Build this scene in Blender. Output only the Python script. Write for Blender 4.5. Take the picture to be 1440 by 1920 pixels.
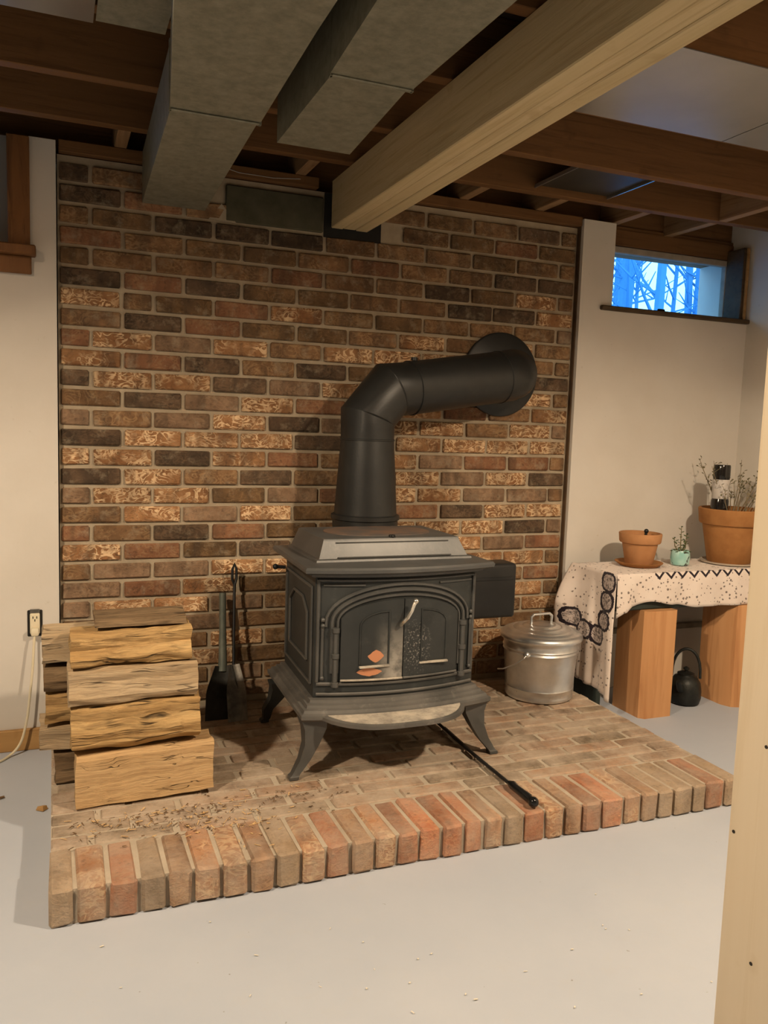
import bpy, bmesh, math, random
from mathutils import Vector, Matrix, noise as mn
rnd = random.Random(7)
scn = bpy.context.scene
for o in list(bpy.data.objects): bpy.data.objects.remove(o)
COL = scn.collection

# ------------------------------------------------------------------ camera
cam = bpy.data.cameras.new('camera'); co = bpy.data.objects.new('camera', cam); COL.objects.link(co)
yaw, pitch, roll = 0.3834, -0.1037, 0.033
f = Vector((math.sin(yaw)*math.cos(pitch), math.cos(yaw)*math.cos(pitch), math.sin(pitch)))
r = Vector((math.cos(yaw), -math.sin(yaw), 0)); u = r.cross(f)
r2 = math.cos(roll)*r+math.sin(roll)*u; u2 = -math.sin(roll)*r+math.cos(roll)*u
co.matrix_world = Matrix(((r2.x, u2.x, -f.x, -0.0166), (r2.y, u2.y, -f.y, -3.0375), (r2.z, u2.z, -f.z, 1.1547), (0, 0, 0, 1)))
cam.sensor_fit = 'HORIZONTAL'; cam.sensor_width = 36; cam.lens = 36*1541/1440; cam.clip_start = .02
scn.camera = co
# ------------------------------------------------------------------ world, lamps, exposure
w = bpy.data.worlds.new('dusk_sky'); scn.world = w; w.use_nodes = True
bg = w.node_tree.nodes['Background']; bg.inputs[0].default_value = (.27, .62, 1, 1); bg.inputs[1].default_value = 3.2
def bulb(name, loc, power, rad, col):
    l = bpy.data.lights.new(name, 'POINT'); l.shadow_soft_size = rad; l.energy = power; l.color = col
    o = bpy.data.objects.new(name, l); COL.objects.link(o); o.location = loc; return o
# two bare globe bulbs up between the joists, behind the photographer's left and right
bulb('ceiling_bulb_left', (-.95, -1.98, 2.134), 205, .05, (1, .82, .60))
bulb('ceiling_bulb_right', (1.75, -2.39, 2.134), 205, .05, (1, .82, .60))
vs = scn.view_settings; vs.view_transform = 'Standard'; vs.look = 'None'; vs.gamma = 1; vs.exposure = -0.1; vs.use_curve_mapping = False

# ------------------------------------------------------------------ object helpers
def base(o):
    v = Vector((0, 0, 0))
    while o: v += o.location; o = o.parent
    return v
def tag(o, label=None, cat=None, group=None, kind=None):
    if label: o['label'] = label
    if cat: o['category'] = cat
    if group: o['group'] = group
    if kind: o['kind'] = kind
    return o
def thing(name, loc, label, cat, group=None):
    o = bpy.data.objects.new(name, None); COL.objects.link(o); o.location = loc; o.empty_display_size = .05
    return tag(o, label, cat, group)
def finish(bm, name, smooth=True, ang=38):
    bmesh.ops.recalc_face_normals(bm, faces=bm.faces)
    me = bpy.data.meshes.new(name); bm.to_mesh(me); bm.free()
    if smooth:
        me.polygons.foreach_set('use_smooth', [True]*len(me.polygons)); me.set_sharp_from_angle(angle=math.radians(ang))
    return me
def obj(name, bm, m, parent=None, origin=None, smooth=True, ang=38):
    """link a bmesh given in world coordinates as one mesh object"""
    o0 = base(parent) if parent else Vector(origin or (0, 0, 0))
    bmesh.ops.translate(bm, verts=bm.verts, vec=-o0)
    me = finish(bm, name, smooth, ang)
    if m: me.materials.append(m)
    o = bpy.data.objects.new(name, me); COL.objects.link(o)
    if parent: o.parent = parent
    else: o.location = o0
    return o
def struct(name, bm, m, **k): return tag(obj(name, bm, m, **k), kind='structure')
B = bmesh.new
def box(bm, x0, x1, y0, y1, z0, z1, bev=0, seg=1):
    vs_ = [bm.verts.new((x, y, z)) for x in (x0, x1) for y in (y0, y1) for z in (z0, z1)]
    fs = [bm.faces.new([vs_[i] for i in q]) for q in ((0, 1, 3, 2), (4, 6, 7, 5), (0, 4, 5, 1), (2, 3, 7, 6), (0, 2, 6, 4), (1, 5, 7, 3))]
    if bev:
        bmesh.ops.recalc_face_normals(bm, faces=fs)
        es = list({e for f_ in fs for e in f_.edges})
        bmesh.ops.bevel(bm, geom=es, offset=bev, segments=seg, profile=.5, affect='EDGES')
    return bm
def loft(bm, rings, cap=True, closed=True):
    R_ = [[bm.verts.new(p) for p in ring] for ring in rings]
    n = len(R_[0])
    for a, b in zip(R_, R_[1:]):
        for i in range(n if closed else n-1):
            j = (i+1) % n
            bm.faces.new((a[i], a[j], b[j], b[i]))
    if cap:
        bm.faces.new(R_[0][::-1]); bm.faces.new(R_[-1])
    return bm
def tube(bm, pts, rad, n=8, cap=True):
    pts = [Vector(p) for p in pts]; rings = []; prev = None
    for i, p in enumerate(pts):
        a = (p-pts[i-1]).normalized() if i else None
        b = (pts[i+1]-p).normalized() if i < len(pts)-1 else None
        t = (a+b).normalized() if a and b else (a or b)
        if prev is None:
            s = t.orthogonal().normalized()
        else:
            s = (prev-t*prev.dot(t)).normalized()
        prev = s; q = t.cross(s); R0 = rad[i] if isinstance(rad, (list, tuple)) else rad
        k = 1/max(.6, t.dot(b or a)) if a and b else 1
        ring = []
        bis = ((b-a).normalized() if a and b and (b-a).length > 1e-4 else None)
        for j in range(n):
            an = 2*math.pi*j/n; d = (s*math.cos(an)+q*math.sin(an))*R0
            if bis: d += bis*d.dot(bis)*(k-1)
            ring.append(p+d)
        rings.append(ring)
    return loft(bm, rings, cap)
def lathe(bm, c, prof, n=32, cap=True):
    c = Vector(c)
    return loft(bm, [[c+Vector((r_*math.cos(2*math.pi*i/n), r_*math.sin(2*math.pi*i/n), z)) for i in range(n)] for r_, z in prof], cap)
def ball(bm, c, rr, seg=10):
    bmesh.ops.create_uvsphere(bm, u_segments=seg, v_segments=max(6, seg//2+1), radius=rr, matrix=Matrix.Translation(Vector(c))); return bm

# ------------------------------------------------------------------ material helpers
class Mt:
    def __init__(s, name, rough=.7, metal=0, spec=.35):
        s.m = bpy.data.materials.new(name); s.m.use_nodes = True; s.t = s.m.node_tree; s.b = s.t.nodes['Principled BSDF']
        s.set('Roughness', rough); s.set('Metallic', metal); s.set('Specular IOR Level', spec)
    def put(s, sock, v):
        if isinstance(v, bpy.types.NodeSocket): s.t.links.new(v, sock)
        else:
            if hasattr(sock, 'default_value') and not isinstance(sock.default_value, (int, float)) and isinstance(v, (tuple, list)) and len(v) == 3 and len(sock.default_value) == 4: v = (*v, 1)
            sock.default_value = v
    def set(s, k, v): s.put(s.b.inputs[k], v)
    def n(s, typ, out=0, ins=None, **at):
        nd = s.t.nodes.new('ShaderNode'+typ)
        for k, v in at.items(): setattr(nd, k, v)
        for k, v in (ins or {}).items(): s.put(nd.inputs[k], v)
        return nd.outputs[out]
    def math(s, op, a, b=0., c=0.): return s.n('Math', ins={0: a, 1: b, 2: c}, operation=op)
    def co(s, kind='Object', scale=(1, 1, 1), rand=0.):
        v = s.n('NewGeometry', 'Position') if kind == 'World' else s.n('TexCoord', kind)
        if rand:
            o = s.n('ObjectInfo', 'Random'); v = s.n('VectorMath', ins={0: v, 1: s.n('CombineXYZ', ins={0: s.math('MULTIPLY', o, rand), 1: s.math('MULTIPLY', o, rand*.7), 2: s.math('MULTIPLY', o, rand*1.3)})}, operation='ADD')
        return s.n('VectorMath', ins={0: v, 1: scale}, operation='MULTIPLY')
    def noise(s, v, sc, det=4, rough=.55, dist=0.): return s.n('TexNoise', 0, {'Vector': v, 'Scale': sc, 'Detail': det, 'Roughness': rough, 'Distortion': dist})
    def ramp(s, fac, stops, interp='LINEAR'):
        nd = s.t.nodes.new('ShaderNodeValToRGB'); nd.color_ramp.interpolation = interp; e = nd.color_ramp.elements
        while len(e) < len(stops): e.new(.5)
        for x, (p, c) in zip(e, stops): x.position = p; x.color = (c, c, c, 1) if isinstance(c, (int, float)) else (*c, 1)
        s.put(nd.inputs[0], fac); return nd.outputs[0]
    def mix(s, fac, a, b, mode='MIX'):
        nd = s.t.nodes.new('ShaderNodeMix'); nd.data_type = 'RGBA'; nd.blend_type = mode
        s.put(nd.inputs[0], fac); s.put(nd.inputs[6], a); s.put(nd.inputs[7], b); return nd.outputs[2]
    def bump(s, h, st=.4, d=.01): s.set('Normal', s.n('Bump', ins={'Strength': st, 'Distance': d, 'Height': h}))
    def col(s, c): s.set('Base Color', c); return s
def plain(name, c1, c2=None, sc=8, rough=.7, metal=0, bump=0, bsc=60, bd=.003, stretch=(1, 1, 1), rand=0, spec=.35, det=5):
    m = Mt(name, rough, metal, spec); v = m.co('Object', stretch, rand)
    if c2: m.col(m.mix(m.ramp(m.noise(v, sc, det), [(.35, 0.), (.65, 1.)]), c1, c2))
    else: m.col(c1)
    if bump: m.bump(m.noise(v, bsc, 4), bump, bd)
    return m.m

# brick family
def brick_mat(name, c1, c2, squig=None, sq=.5, dirt=None):
    m = Mt(name, .88, 0, .2); v = m.co('Object', (1, 1, 1), 31.)
    c = m.mix(m.ramp(m.noise(v, 14, 5), [(.35, 0.), (.68, 1.)]), c1, c2)
    c = m.mix(m.ramp(m.noise(v, 70, 3), [(.55, 0.), (.75, .5)]), c, (.02, .016, .012))
    n2 = m.noise(m.n('VectorMath', ins={0: v, 1: (1, 1, 1.5)}, operation='MULTIPLY'), 17, 1.5, .5, 2.2)
    line = m.ramp(m.math('ABSOLUTE', m.math('SUBTRACT', n2, .5)), [(.0, 1.), (.03, .9), (.06, 0.)])
    if squig:
        patch = m.ramp(m.noise(v, 9, 2), [(.36, 0.), (.52, sq)])
        c = m.mix(m.math('MULTIPLY', line, patch), c, squig)
        c = m.mix(m.math('MULTIPLY', m.ramp(m.noise(v, 40, 2, .5, 1), [(.55, 0.), (.62, 1.)]), m.math('MULTIPLY', patch, .6)), c, squig)
    c = m.mix(m.ramp(m.noise(m.n('VectorMath', ins={0: v, 1: (1, .3, .25)}, operation='MULTIPLY'), 16, 2), [(.5, 0.), (.62, .4)]), c, (.055, .04, .028))
    vv = m.n('HueSaturation', ins={'Value': m.math('ADD', m.math('MULTIPLY', m.n('ObjectInfo', 'Random'), .4), .8), 'Color': c})
    if dirt:
        wp = m.co('World')
        d = m.ramp(m.noise(wp, 7 if len(dirt) < 4 else 19, 7, .7), [(dirt[2] if len(dirt) > 2 else .33, 0.), (dirt[3] if len(dirt) > 2 else .60, dirt[1])])
        vv = m.mix(d, vv, dirt[0])
    m.col(vv)
    m.bump(m.math('ADD', m.noise(v, 90, 5), m.math('MULTIPLY', line, (.4 if sq > .9 else .1) if squig else 0.)), .7, .004)
    return m.m
SQ = (.66, .46, .27)
SM = ((.36, .295, .205), .6, .52, .74)
BR = {'D': brick_mat('brick_charcoal', (0.047, 0.032, 0.020), (0.131, 0.081, 0.048), (0.215, 0.135, 0.080), .3, SM),
      'B': brick_mat('brick_brown', (0.135, 0.074, 0.036), (0.244, 0.136, 0.067), (0.379, 0.246, 0.125), .4, SM),
      'R': brick_mat('brick_red', (0.166, 0.075, 0.039), (0.257, 0.125, 0.065), (0.348, 0.226, 0.118), .3, SM),
      'T': brick_mat('brick_tan_rustic', (0.217, 0.101, 0.043), (0.361, 0.194, 0.090), SQ, 1., (SM[0], .45, .55, .76)),
      'G': brick_mat('brick_grey_brown', (0.146, 0.088, 0.051), (0.272, 0.173, 0.106), (0.371, 0.236, 0.138), .3, SM),
      'O': brick_mat('brick_umber', (0.102, 0.059, 0.027), (0.195, 0.114, 0.055), (0.292, 0.177, 0.087), .35, SM)}
ASH = (.43, .345, .26)
HB = [brick_mat('hearth_brick_tan', (0.330, 0.153, 0.073), (0.467, 0.243, 0.126), SQ, .7, (ASH, .65)),
      brick_mat('hearth_brick_red', (0.350, 0.122, 0.057), (0.447, 0.189, 0.098), (0.486, 0.270, 0.131), .3, (ASH, .55)),
      brick_mat('hearth_brick_brown', (0.253, 0.131, 0.069), (0.350, 0.198, 0.110), (0.486, 0.306, 0.163), .4, (ASH, .6)),
      brick_mat('hearth_brick_grey', (0.243, 0.171, 0.106), (0.330, 0.234, 0.147), (0.437, 0.315, 0.188), .3, (ASH, .6))]
HBT = [brick_mat('hearth_top_rose', (0.297, 0.167, 0.099), (0.378, 0.234, 0.142), None, 0, (ASH, .95)),
       brick_mat('hearth_top_umber', (0.207, 0.131, 0.082), (0.279, 0.184, 0.120), None, 0, (ASH, .95)),
       brick_mat('hearth_top_grey', (0.189, 0.140, 0.090), (0.252, 0.189, 0.125), None, 0, (ASH, .9))]
def mortar_mat(name, c1, c2):
    m = Mt(name, .95, 0, .1); v = m.co('World')
    m.col(m.mix(m.ramp(m.noise(v, 9, 6, .6), [(.3, 0.), (.7, 1.)]), c1, c2)); m.bump(m.noise(v, 120, 4), .6, .003); return m.m
M_mortar = mortar_mat('mortar', (.30, .24, .165), (.43, .355, .255))
M_mortar_h = mortar_mat('hearth_mortar', (.38, .315, .235), (.50, .43, .335))
def wall_mat(name, c1, c2):
    m = Mt(name, .9, 0, .2); v = m.co('World')
    c = m.mix(m.ramp(m.noise(v, 2.2, 5, .6), [(.3, 0.), (.7, 1.)]), c1, c2)
    c = m.mix(m.ramp(m.noise(v, 38, 2), [(.70, 0.), (.78, .35)]), c, (.45, .38, .3))
    m.col(c); m.bump(m.noise(v, 30, 6), .15, .004); return m.m
M_wall = wall_mat('cream_wall_paint', (.57, .525, .46), (.64, .60, .54))
def floor_mat():
    m = Mt('painted_concrete', .62, 0, .3); v = m.co('World')
    c = m.mix(m.ramp(m.noise(v, 1.6, 6, .62), [(.3, 0.), (.7, 1.)]), (.405, .44, .50), (.46, .49, .54))
    c = m.mix(m.ramp(m.noise(v, 14, 6, .7), [(.55, 0.), (.8, .35)]), c, (.46, .46, .45))
    c = m.mix(m.ramp(m.noise(v, 75, 3, .6), [(.74, 0.), (.80, .6)]), c, (.66, .60, .50))
    c = m.mix(m.ramp(m.noise(v, 55, 2, .5), [(.20, .8), (.25, 0.)]), c, (.22, .21, .19))
    m.col(c); m.bump(m.noise(v, 22, 6), .12, .004); return m.m
M_floor = floor_mat()
M_conc = plain('bare_concrete', (.14, .135, .12), (.19, .18, .165), 4, .95)
def wood_mat(name, c1, c2, c3, grain=(1.6, 26, 26), rough=.75, bump=.5, knots=True, rand=17., bd=.004):
    m = Mt(name, rough, 0, .25); v = m.co('Object', grain, rand); v0 = m.co('Object', (1, 1, 1), rand)
    c = m.mix(m.ramp(m.noise(v, 1, 5, .6, .6), [(.3, 0.), (.7, 1.)]), c1, c2)
    g = m.ramp(m.noise(v, 2.6, 4, .6, .8), [(.5, 0.), (.72, .85)])
    c = m.mix(g, c, c3)
    if knots: c = m.mix(m.ramp(m.noise(v0, 9, 3), [(.63, 0.), (.72, .6)]), c, c3)
    m.col(c); m.bump(m.math('ADD', m.noise(v, 2.5, 5, .6), m.math('MULTIPLY', g, -.5)), bump, bd); return m.m
M_joist = wood_mat('joist_wood', (.14, .066, .023), (.19, .092, .034), (.10, .046, .016), (1, 18, 18), .8, .25)
M_joist_y = wood_mat('blocking_wood', (.26, .15, .07), (.33, .2, .1), (.17, .09, .04), (18, 1, 18), .8, .25)
M_beam = wood_mat('beam_wood', (.50, .39, .21), (.58, .46, .27), (.42, .31, .16), (22, 1, 22), .75, .2)
M_post = wood_mat('post_wood', (.60, .49, .34), (.64, .54, .40), (.55, .43, .28), (9, 9, .5), .7, .12)
M_trim = wood_mat('stained_trim', (.16, .07, .025), (.22, .10, .035), (.09, .038, .014), (14, 14, 2), .55, .2)
M_baseb = wood_mat('stained_baseboard', (.36, .20, .075), (.44, .26, .10), (.26, .13, .045), (2, 14, 14), .6, .15)
M_subfloor = plain('subfloor_board', (.10, .07, .045), (.14, .10, .065), 5, .9)
M_duct = Mt('dull_duct_metal', .55, .25, .4)
_v = M_duct.co('World'); M_duct.col(M_duct.mix(M_duct.ramp(M_duct.noise(_v, 34, 6, .7), [(.35, 0.), (.7, 1.)]), (.165, .158, .112), (.265, .25, .185)))
M_duct.bump(M_duct.noise(_v, 60, 4), .15, .003); M_duct = M_duct.m
M_sheet = plain('galvanised_sheet', (.34, .335, .32), (.41, .405, .39), 3, .28, .8, .05, 8)
M_block = plain('concrete_block', (.06, .055, .03), (.09, .08, .05), 14, .95, 0, .4, 80)
M_black = plain('void_black', (.012, .011, .01), (.02, .018, .015), 6, .95)

# ------------------------------------------------------------------ structure
X0, X1, YB = -3.0, 3.02, -5.6
struct('floor', box(B(), X0-.1, X1+.6, YB-.1, .35, -.1, 0), M_floor, smooth=False)
C, ZT, BP, WW, HZ = .0677, 1.9305, .2076, 2.0556, .0894
WT = 2.018
# brick wall: mortar body, bricks, unseen rear slab added against light leaks
wb = struct('wall_back', box(box(B(), 0, WW, .009, .30, 0, WT), -.02, WW+.03, .302, .36, 0, 2.245), M_mortar, smooth=False)
def brick_mesh(name, L, H, D, seed, bev=.004, jit=.0016):
    rr = random.Random(seed); bm = box(B(), -L/2, L/2, 0, D, -H/2, H/2, bev)
    for v in bm.verts: v.co += Vector((rr.uniform(-jit, jit), rr.uniform(-jit*1.2, jit*.6) if v.co.y < D*.4 else 0, rr.uniform(-jit, jit)))
    me = finish(bm, name, True, 30); me.materials.append(BR['B']); return me
BM = {}
def wall_brick(x0, x1, k, typ):
    L = round((x1-x0)-.014, 4); s = rnd.randrange(4); key = (L, s)
    if key not in BM: BM[key] = brick_mesh('brick', L, C-.0135, .05, len(BM)+5)
    o = bpy.data.objects.new('brick', BM[key]); COL.objects.link(o); o.parent = wb
    o.location = ((x0+x1)/2+rnd.uniform(-.001, .001), rnd.uniform(-.0025, .0015), ZT-(k+.5)*C+rnd.uniform(-.001, .001))
    o.material_slots[0].link = 'OBJECT'; o.material_slots[0].material = BR[typ]
ROWS = {-1: 'DBBBBBB', 0: 'DRBOBBBO', 1: 'BODDDBBBOBB', 2: 'RBOOBRBBDDB', 3: 'OBBBRBBDOTB', 4: 'DRDOOBBDDTTT', 5: 'TBORTOOBBBGB', 6: 'BDROOBTBTBD',
        7: 'RTGTBTTTDBB', 8: 'TRDBDOTTTDO', 9: 'DTTDGTTDBTB', 10: 'BDGTRRTRBTG', 11: 'GBGTDGTTBTG', 12: 'DTTTDDTTTTG', 13: 'TTDTRBTGRRB', 14: 'DTBDBBTGTDR', 15: 'GTTOGRTTGGB',
        16: 'BTGTOBRDTTG', 17: 'RBDROBTTTDG', 18: 'TRODBBRTGRR', 19: 'BGGTTOBDTTB', 20: 'GRTOOBTBBRB', 21: 'GTTGBOTTGTB', 22: 'BTGBROTRTTB', 23: 'TGBTOBTRTBT', 24: 'GBTOBBRBTGT', 25: 'BTOGBTBBTOB', 26: 'OBBGTOBBGTB'}
for k in range(-1, 27):
    x, i = 0., 0
    seq = [BP/2] if k % 2 else [BP]
    if k == 5: seq = [BP*.985, BP*.52]
    while x < WW-.02:
        L = seq[i] if i < len(seq) else BP
        x1 = min(x+L, WW-.002)
        if WW-x1 < .045: x1 = WW-.002
        s = ROWS.get(k, ''); typ = s[i] if i < len(s) else rnd.choice('BTGRO')
        gap = (k == -1 and .50 < (x+x1)/2 < 1.16) or (k == 0 and .60 < (x+x1)/2 < 1.16) or (k == 1 and False)
        if not gap: wall_brick(x, x1, k, typ)
        x = x1; i += 1
obj('concrete_block', box(B(), .56, .925, -.004, .02, 1.868, 1.995, .004), M_block, wb)
obj('pocket_shade_plate', box(B(), .93, 1.16, .006, .012, 1.855, WT-.002), M_black, wb)  # flat black plate paints the unlit depth around the beam end
bm = B(); loft(bm, [[(.50, -.002, 1.868), (.60, -.002, 1.863), (.545, -.002, 1.925)], [(.50, .012, 1.868), (.60, .012, 1.863), (.545, .012, 1.925)]])
obj('mortar_lump', bm, M_mortar, wb)
# white walls either side (window openings cut)
WY = -.03
bm = B(); box(bm, X0, -.8, WY, .3, 0, 2.06); box(bm, -.8, -.15, WY, .3, 0, 1.69); box(bm, -.15, -.004, WY, .3, 0, 2.05)
struct('wall_back_left', bm, M_wall, smooth=False)
bm = B(); box(bm, 2.062, 2.225, WY, .3, 0, 2.05); box(bm, 2.225, 2.99, WY, .3, 0, 1.683)
wr = struct('wall_back_right', bm, M_wall, smooth=False)
obj('ledge', box(B(), 2.07, 2.99, WY-.022, WY, .255, .28, .004), plain('grey_ledge', (.3, .26, .2), (.2, .17, .13), 20, .9), wr)
obj('header', box(B(), 2.2255, 2.989, .085, .3, 1.992, 2.06), M_joist, wr, smooth=False)
struct('wall_right', box(B(), 2.99, 3.2, YB, .30, 0, 2.246), M_wall, smooth=False)
struct('wall_left', box(B(), X0-.1, X0, YB, .3, 0, 2.25), M_conc, smooth=False)
struct('wall_front', box(B(), X0, X1+.2, YB-.1, YB, 0, 2.25), M_conc, smooth=False)
struct('baseboard_left', box(B(), X0, -.01, WY-.018, WY, 0, .075, .003), M_baseb, smooth=False)
struct('trim_gap_shadow', box(B(), 2.0562, 2.0612, -.012, .05, .10, 2.03), plain('gap_shadow_brown', (.07, .04, .02), (.11, .065, .03), 9, .9), smooth=False)  # wood strip thinned to a line; its dark colour paints the gap's shadow
# ceiling: subfloor with joists and blocking
ce = struct('ceiling', box(B(), X0-.1, X1+.2, YB-.1, .35, 2.246, 2.28), M_subfloor, smooth=False)
JZ = 2.06
for y in (-.235, -.592, -1.0, -1.405, -1.81, -2.21, -2.62, -3.03, -3.43, -3.84, -4.25, -4.65, -5.06):
    obj('joist', box(B(), X0, 2.987, y, y+.04, JZ, 2.2455, .002), M_joist, ce, smooth=False)
obj('rim_joist', box(B(), X0, 2.987, .10, .14, 2.04, 2.2455), M_joist, ce, smooth=False)
for x in (.20, .83, 1.50, 1.85, 2.25, 2.60):
    obj('blocking', box(B(), x-.02, x+.02, -.195, .10, JZ, 2.20, .002), M_joist_y, ce, smooth=False)
obj('blocking', box(B(), 2.59, 2.63, -.552, -.235, JZ, 2.20, .002), M_joist_y, ce, smooth=False)
obj('sill_plate', box(B(), 0.005, .90, -.02, .10, 2.022, 2.0595, .002), M_joist, ce, smooth=False)
obj('sill_plate', box(B(), 1.13, 2.06, -.02, .10, 2.022, 2.0595, .002), M_joist, ce, smooth=False)
obj('sill_plate', box(B(), X0, 0, .02, .25, 2.0505, 2.0595), M_joist, ce, smooth=False)
obj('sill_plate', box(B(), 2.065, 2.99, .09, .25, 2.0605, 2.075), M_joist, ce, smooth=False)
for xa, xb in ((1.69, 2.02),):
    obj('bay_pan', box(B(), xa, xb, -.55, -.24, 2.085, 2.087), plain('dark_pan', (.05, .045, .035), (.07, .06, .045), 6, .5, .5), ce)
    for x in (xa, xb): obj('pan_edge', box(B(), x-.003, x+.003, -.55, -.235, 2.075, 2.088), M_sheet, ce)
# windows
M_glass = Mt('window_glass', .02, 0, .5); M_glass.set('Transmission Weight', 1.0); M_glass.set('IOR', 1.01); M_glass.col((.92, .96, 1)); M_glass = M_glass.m
M_wframe = plain('weathered_sash_paint', (.30, .26, .21), (.38, .33, .27), 20, .8)
M_wdark = wood_mat('dark_window_sill', (.07, .045, .025), (.10, .065, .035), (.04, .025, .015), (2, 20, 20), .7, .2)
wx0, wx1, wz0, wz1, wy = 2.29, 2.955, 1.722, 1.962, .10
bm = B()
box(bm, wx0-.05, wx1+.03, wy-.012, wy+.02, wz1, wz1+.028, .003); box(bm, wx0-.05, wx1+.03, wy-.012, wy+.02, wz0-.03, wz0, .003)
box(bm, wx0-.05, wx0, wy-.012, wy+.02, wz0, wz1, .003); box(bm, wx1, wx1+.03, wy-.012, wy+.02, wz0, wz1, .003)
w1 = struct('window_1', bm, M_wframe, smooth=False)
obj('pane', box(B(), wx0-.002, wx1+.002, wy+.003, wy+.007, wz0-.002, wz1+.002), M_glass, w1, smooth=False)
obj('window_sill', box(B(), 2.165, 3.02, -.048, wy-.013, 1.6835, 1.703, .004), M_wdark, w1)
obj('latch', box(B(), 2.565, 2.605, wy-.024, wy-.01, wz0-.006, wz0+.012, .004), M_black, w1)
obj('side_jamb', box(B(), 2.955, 2.989, -.02, wy-.013, 1.7035, 2.03, .003), M_wdark, w1)
obj('stop_bead', box(B(), 2.967, 2.982, -.03, -.0205, 1.7035, 2.03, .002), M_baseb, w1)
bm = B(); box(bm, -.150, -.083, WY-.022, WY, 1.70, 2.045, .003); box(bm, -.85, -.79, WY-.022, WY, 1.70, 2.045, .003)
w2 = struct('window_2', bm, M_trim, smooth=False)
obj('window_sill', box(B(), -.87, -.066, WY-.06, WY+.02, 1.668, 1.699, .004), M_trim, w2)
obj('apron', box(B(), -.86, -.080, WY-.02, WY, 1.612, 1.6675, .003), M_trim, w2)
obj('sash', box(box(B(), -.80, -.151, .0, .02, 1.6905, 1.73), -.18, -.151, .0, .02, 1.73, 2.05), plain('white_sash', (.22, .21, .2)), w2)
obj('pane', box(B(), -.80, -.151, .065, .07, 1.6905, 2.05), M_glass, w2)

# ------------------------------------------------------------------ beam, post, ducts, panels
bt = thing('ceiling_beam', (1.03, -2, 1.888), 'pale built-up wooden beam running towards the brick wall', 'beam')
for i, (xa, xb) in enumerate(((.955, 1.0015), (1.0025, 1.051), (1.052, 1.10))):
    obj('plank', box(B(), xa, xb, -5.4, -.005, 1.888+(.002 if i == 1 else 0), JZ, .003), M_beam, bt, smooth=False)
pt = thing('support_post', (1.03, -2.16, 0), 'pale square wooden post at the right edge of the picture', 'post')
pp = obj('shaft', box(B(), .962, 1.10, -2.235, -2.10, 0, 1.8875, .005, 2), M_post, pt)
M_hole = plain('nail_hole', (.02, .015, .01))
for y, z in ((-2.112, .545), (-2.165, .36), (-2.16, .70)):
    bm = B(); bmesh.ops.create_cone(bm, cap_ends=True, segments=8, radius1=.0028, radius2=.0028, depth=.0012, matrix=Matrix.Translation((.9615, y, z)) @ Matrix.Rotation(math.pi/2, 4, 'Y'))
    obj('nail_hole', bm, M_hole, pp)
def duct(name, label, secs, seams):
    t = thing(name, ((secs[0][0][0]+secs[0][0][1])/2, secs[0][0][2], 2.06), label, 'duct')
    for s in secs:
        rings = [[(a, y, z0), (b, y, z0), (b, y, 2.0585), (a, y, 2.0585)] for a, b, y, z0 in s]
        obj('duct_section', loft(B(), rings), M_duct, t, smooth=False)
    for a, b, y, z0 in seams:
        bm = B(); box(bm, a-.006, b+.006, y-.006, y+.006, z0-.006, z0-.0005, .002); box(bm, a-.006, a-.0005, y-.006, y+.006, z0-.006, 2.05); box(bm, b+.0005, b+.006, y-.006, y+.006, z0-.006, 2.05)
        obj('seam_flange', bm, M_duct, t, smooth=False)
    return t
duct('supply_duct', 'large grey air duct ending against the brick wall', [[(.272, .486, -.004, 1.893), (.25, .462, -.93, 1.898)], [(.247, .466, -.934, 1.894), (.188, .452, -1.45, 1.894), (.10, .44, -2.6, 1.894)]], [(.25, .462, -.934, 1.894)])
duct('branch_duct', 'shorter grey air duct ending between first duct and wooden beam', [[(.545, .752, -.79, 1.902), (.543, .72, -1.276, 1.902)], [(.535, .726, -1.28, 1.897), (.51, .735, -1.7, 1.897), (.47, .735, -2.6, 1.897)]], [(.54, .722, -1.28, 1.898)])
p1 = tag(obj('joist_pan', box(B(), 1.115, 1.89, -1.41, -.975, 2.0565, 2.0590), M_sheet, origin=(1.5, -1.2, 2.057)), 'pale sheet metal panel under the joists beside the beam', 'metal panel')
p2 = tag(obj('joist_pan', box(B(), 1.894, 2.95, -1.41, -.975, 2.0565, 2.0590), M_sheet, origin=(2.4, -1.2, 2.057)), 'pale sheet metal panel under the joists at the right edge', 'metal panel')
p3 = tag(obj('joist_pan', box(B(), -1.6, .075, -1.80, -.92, 2.0565, 2.0590), M_sheet, origin=(-.8, -1.2, 2.057)), 'pale metal panel under the joists at the top left corner', 'metal panel')
p4 = tag(obj('joist_pan', box(B(), .08, .235, -1.80, -.935, 2.0565, 2.0590), M_duct, origin=(.16, -1.2, 2.057)), 'dull metal panel under the joists against the large duct', 'metal panel')
tag(obj('tie_wire', tube(B(), [(.46, -.15, 2.02), (.58, -.13, 2.003), (.70, -.13, 2.002), (.80, -.12, 2.015)], .0018, 5), M_sheet, origin=(.6, -.14, 2.0)), 'thin wire hanging in dark gap above the brick wall', 'wire')

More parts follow.
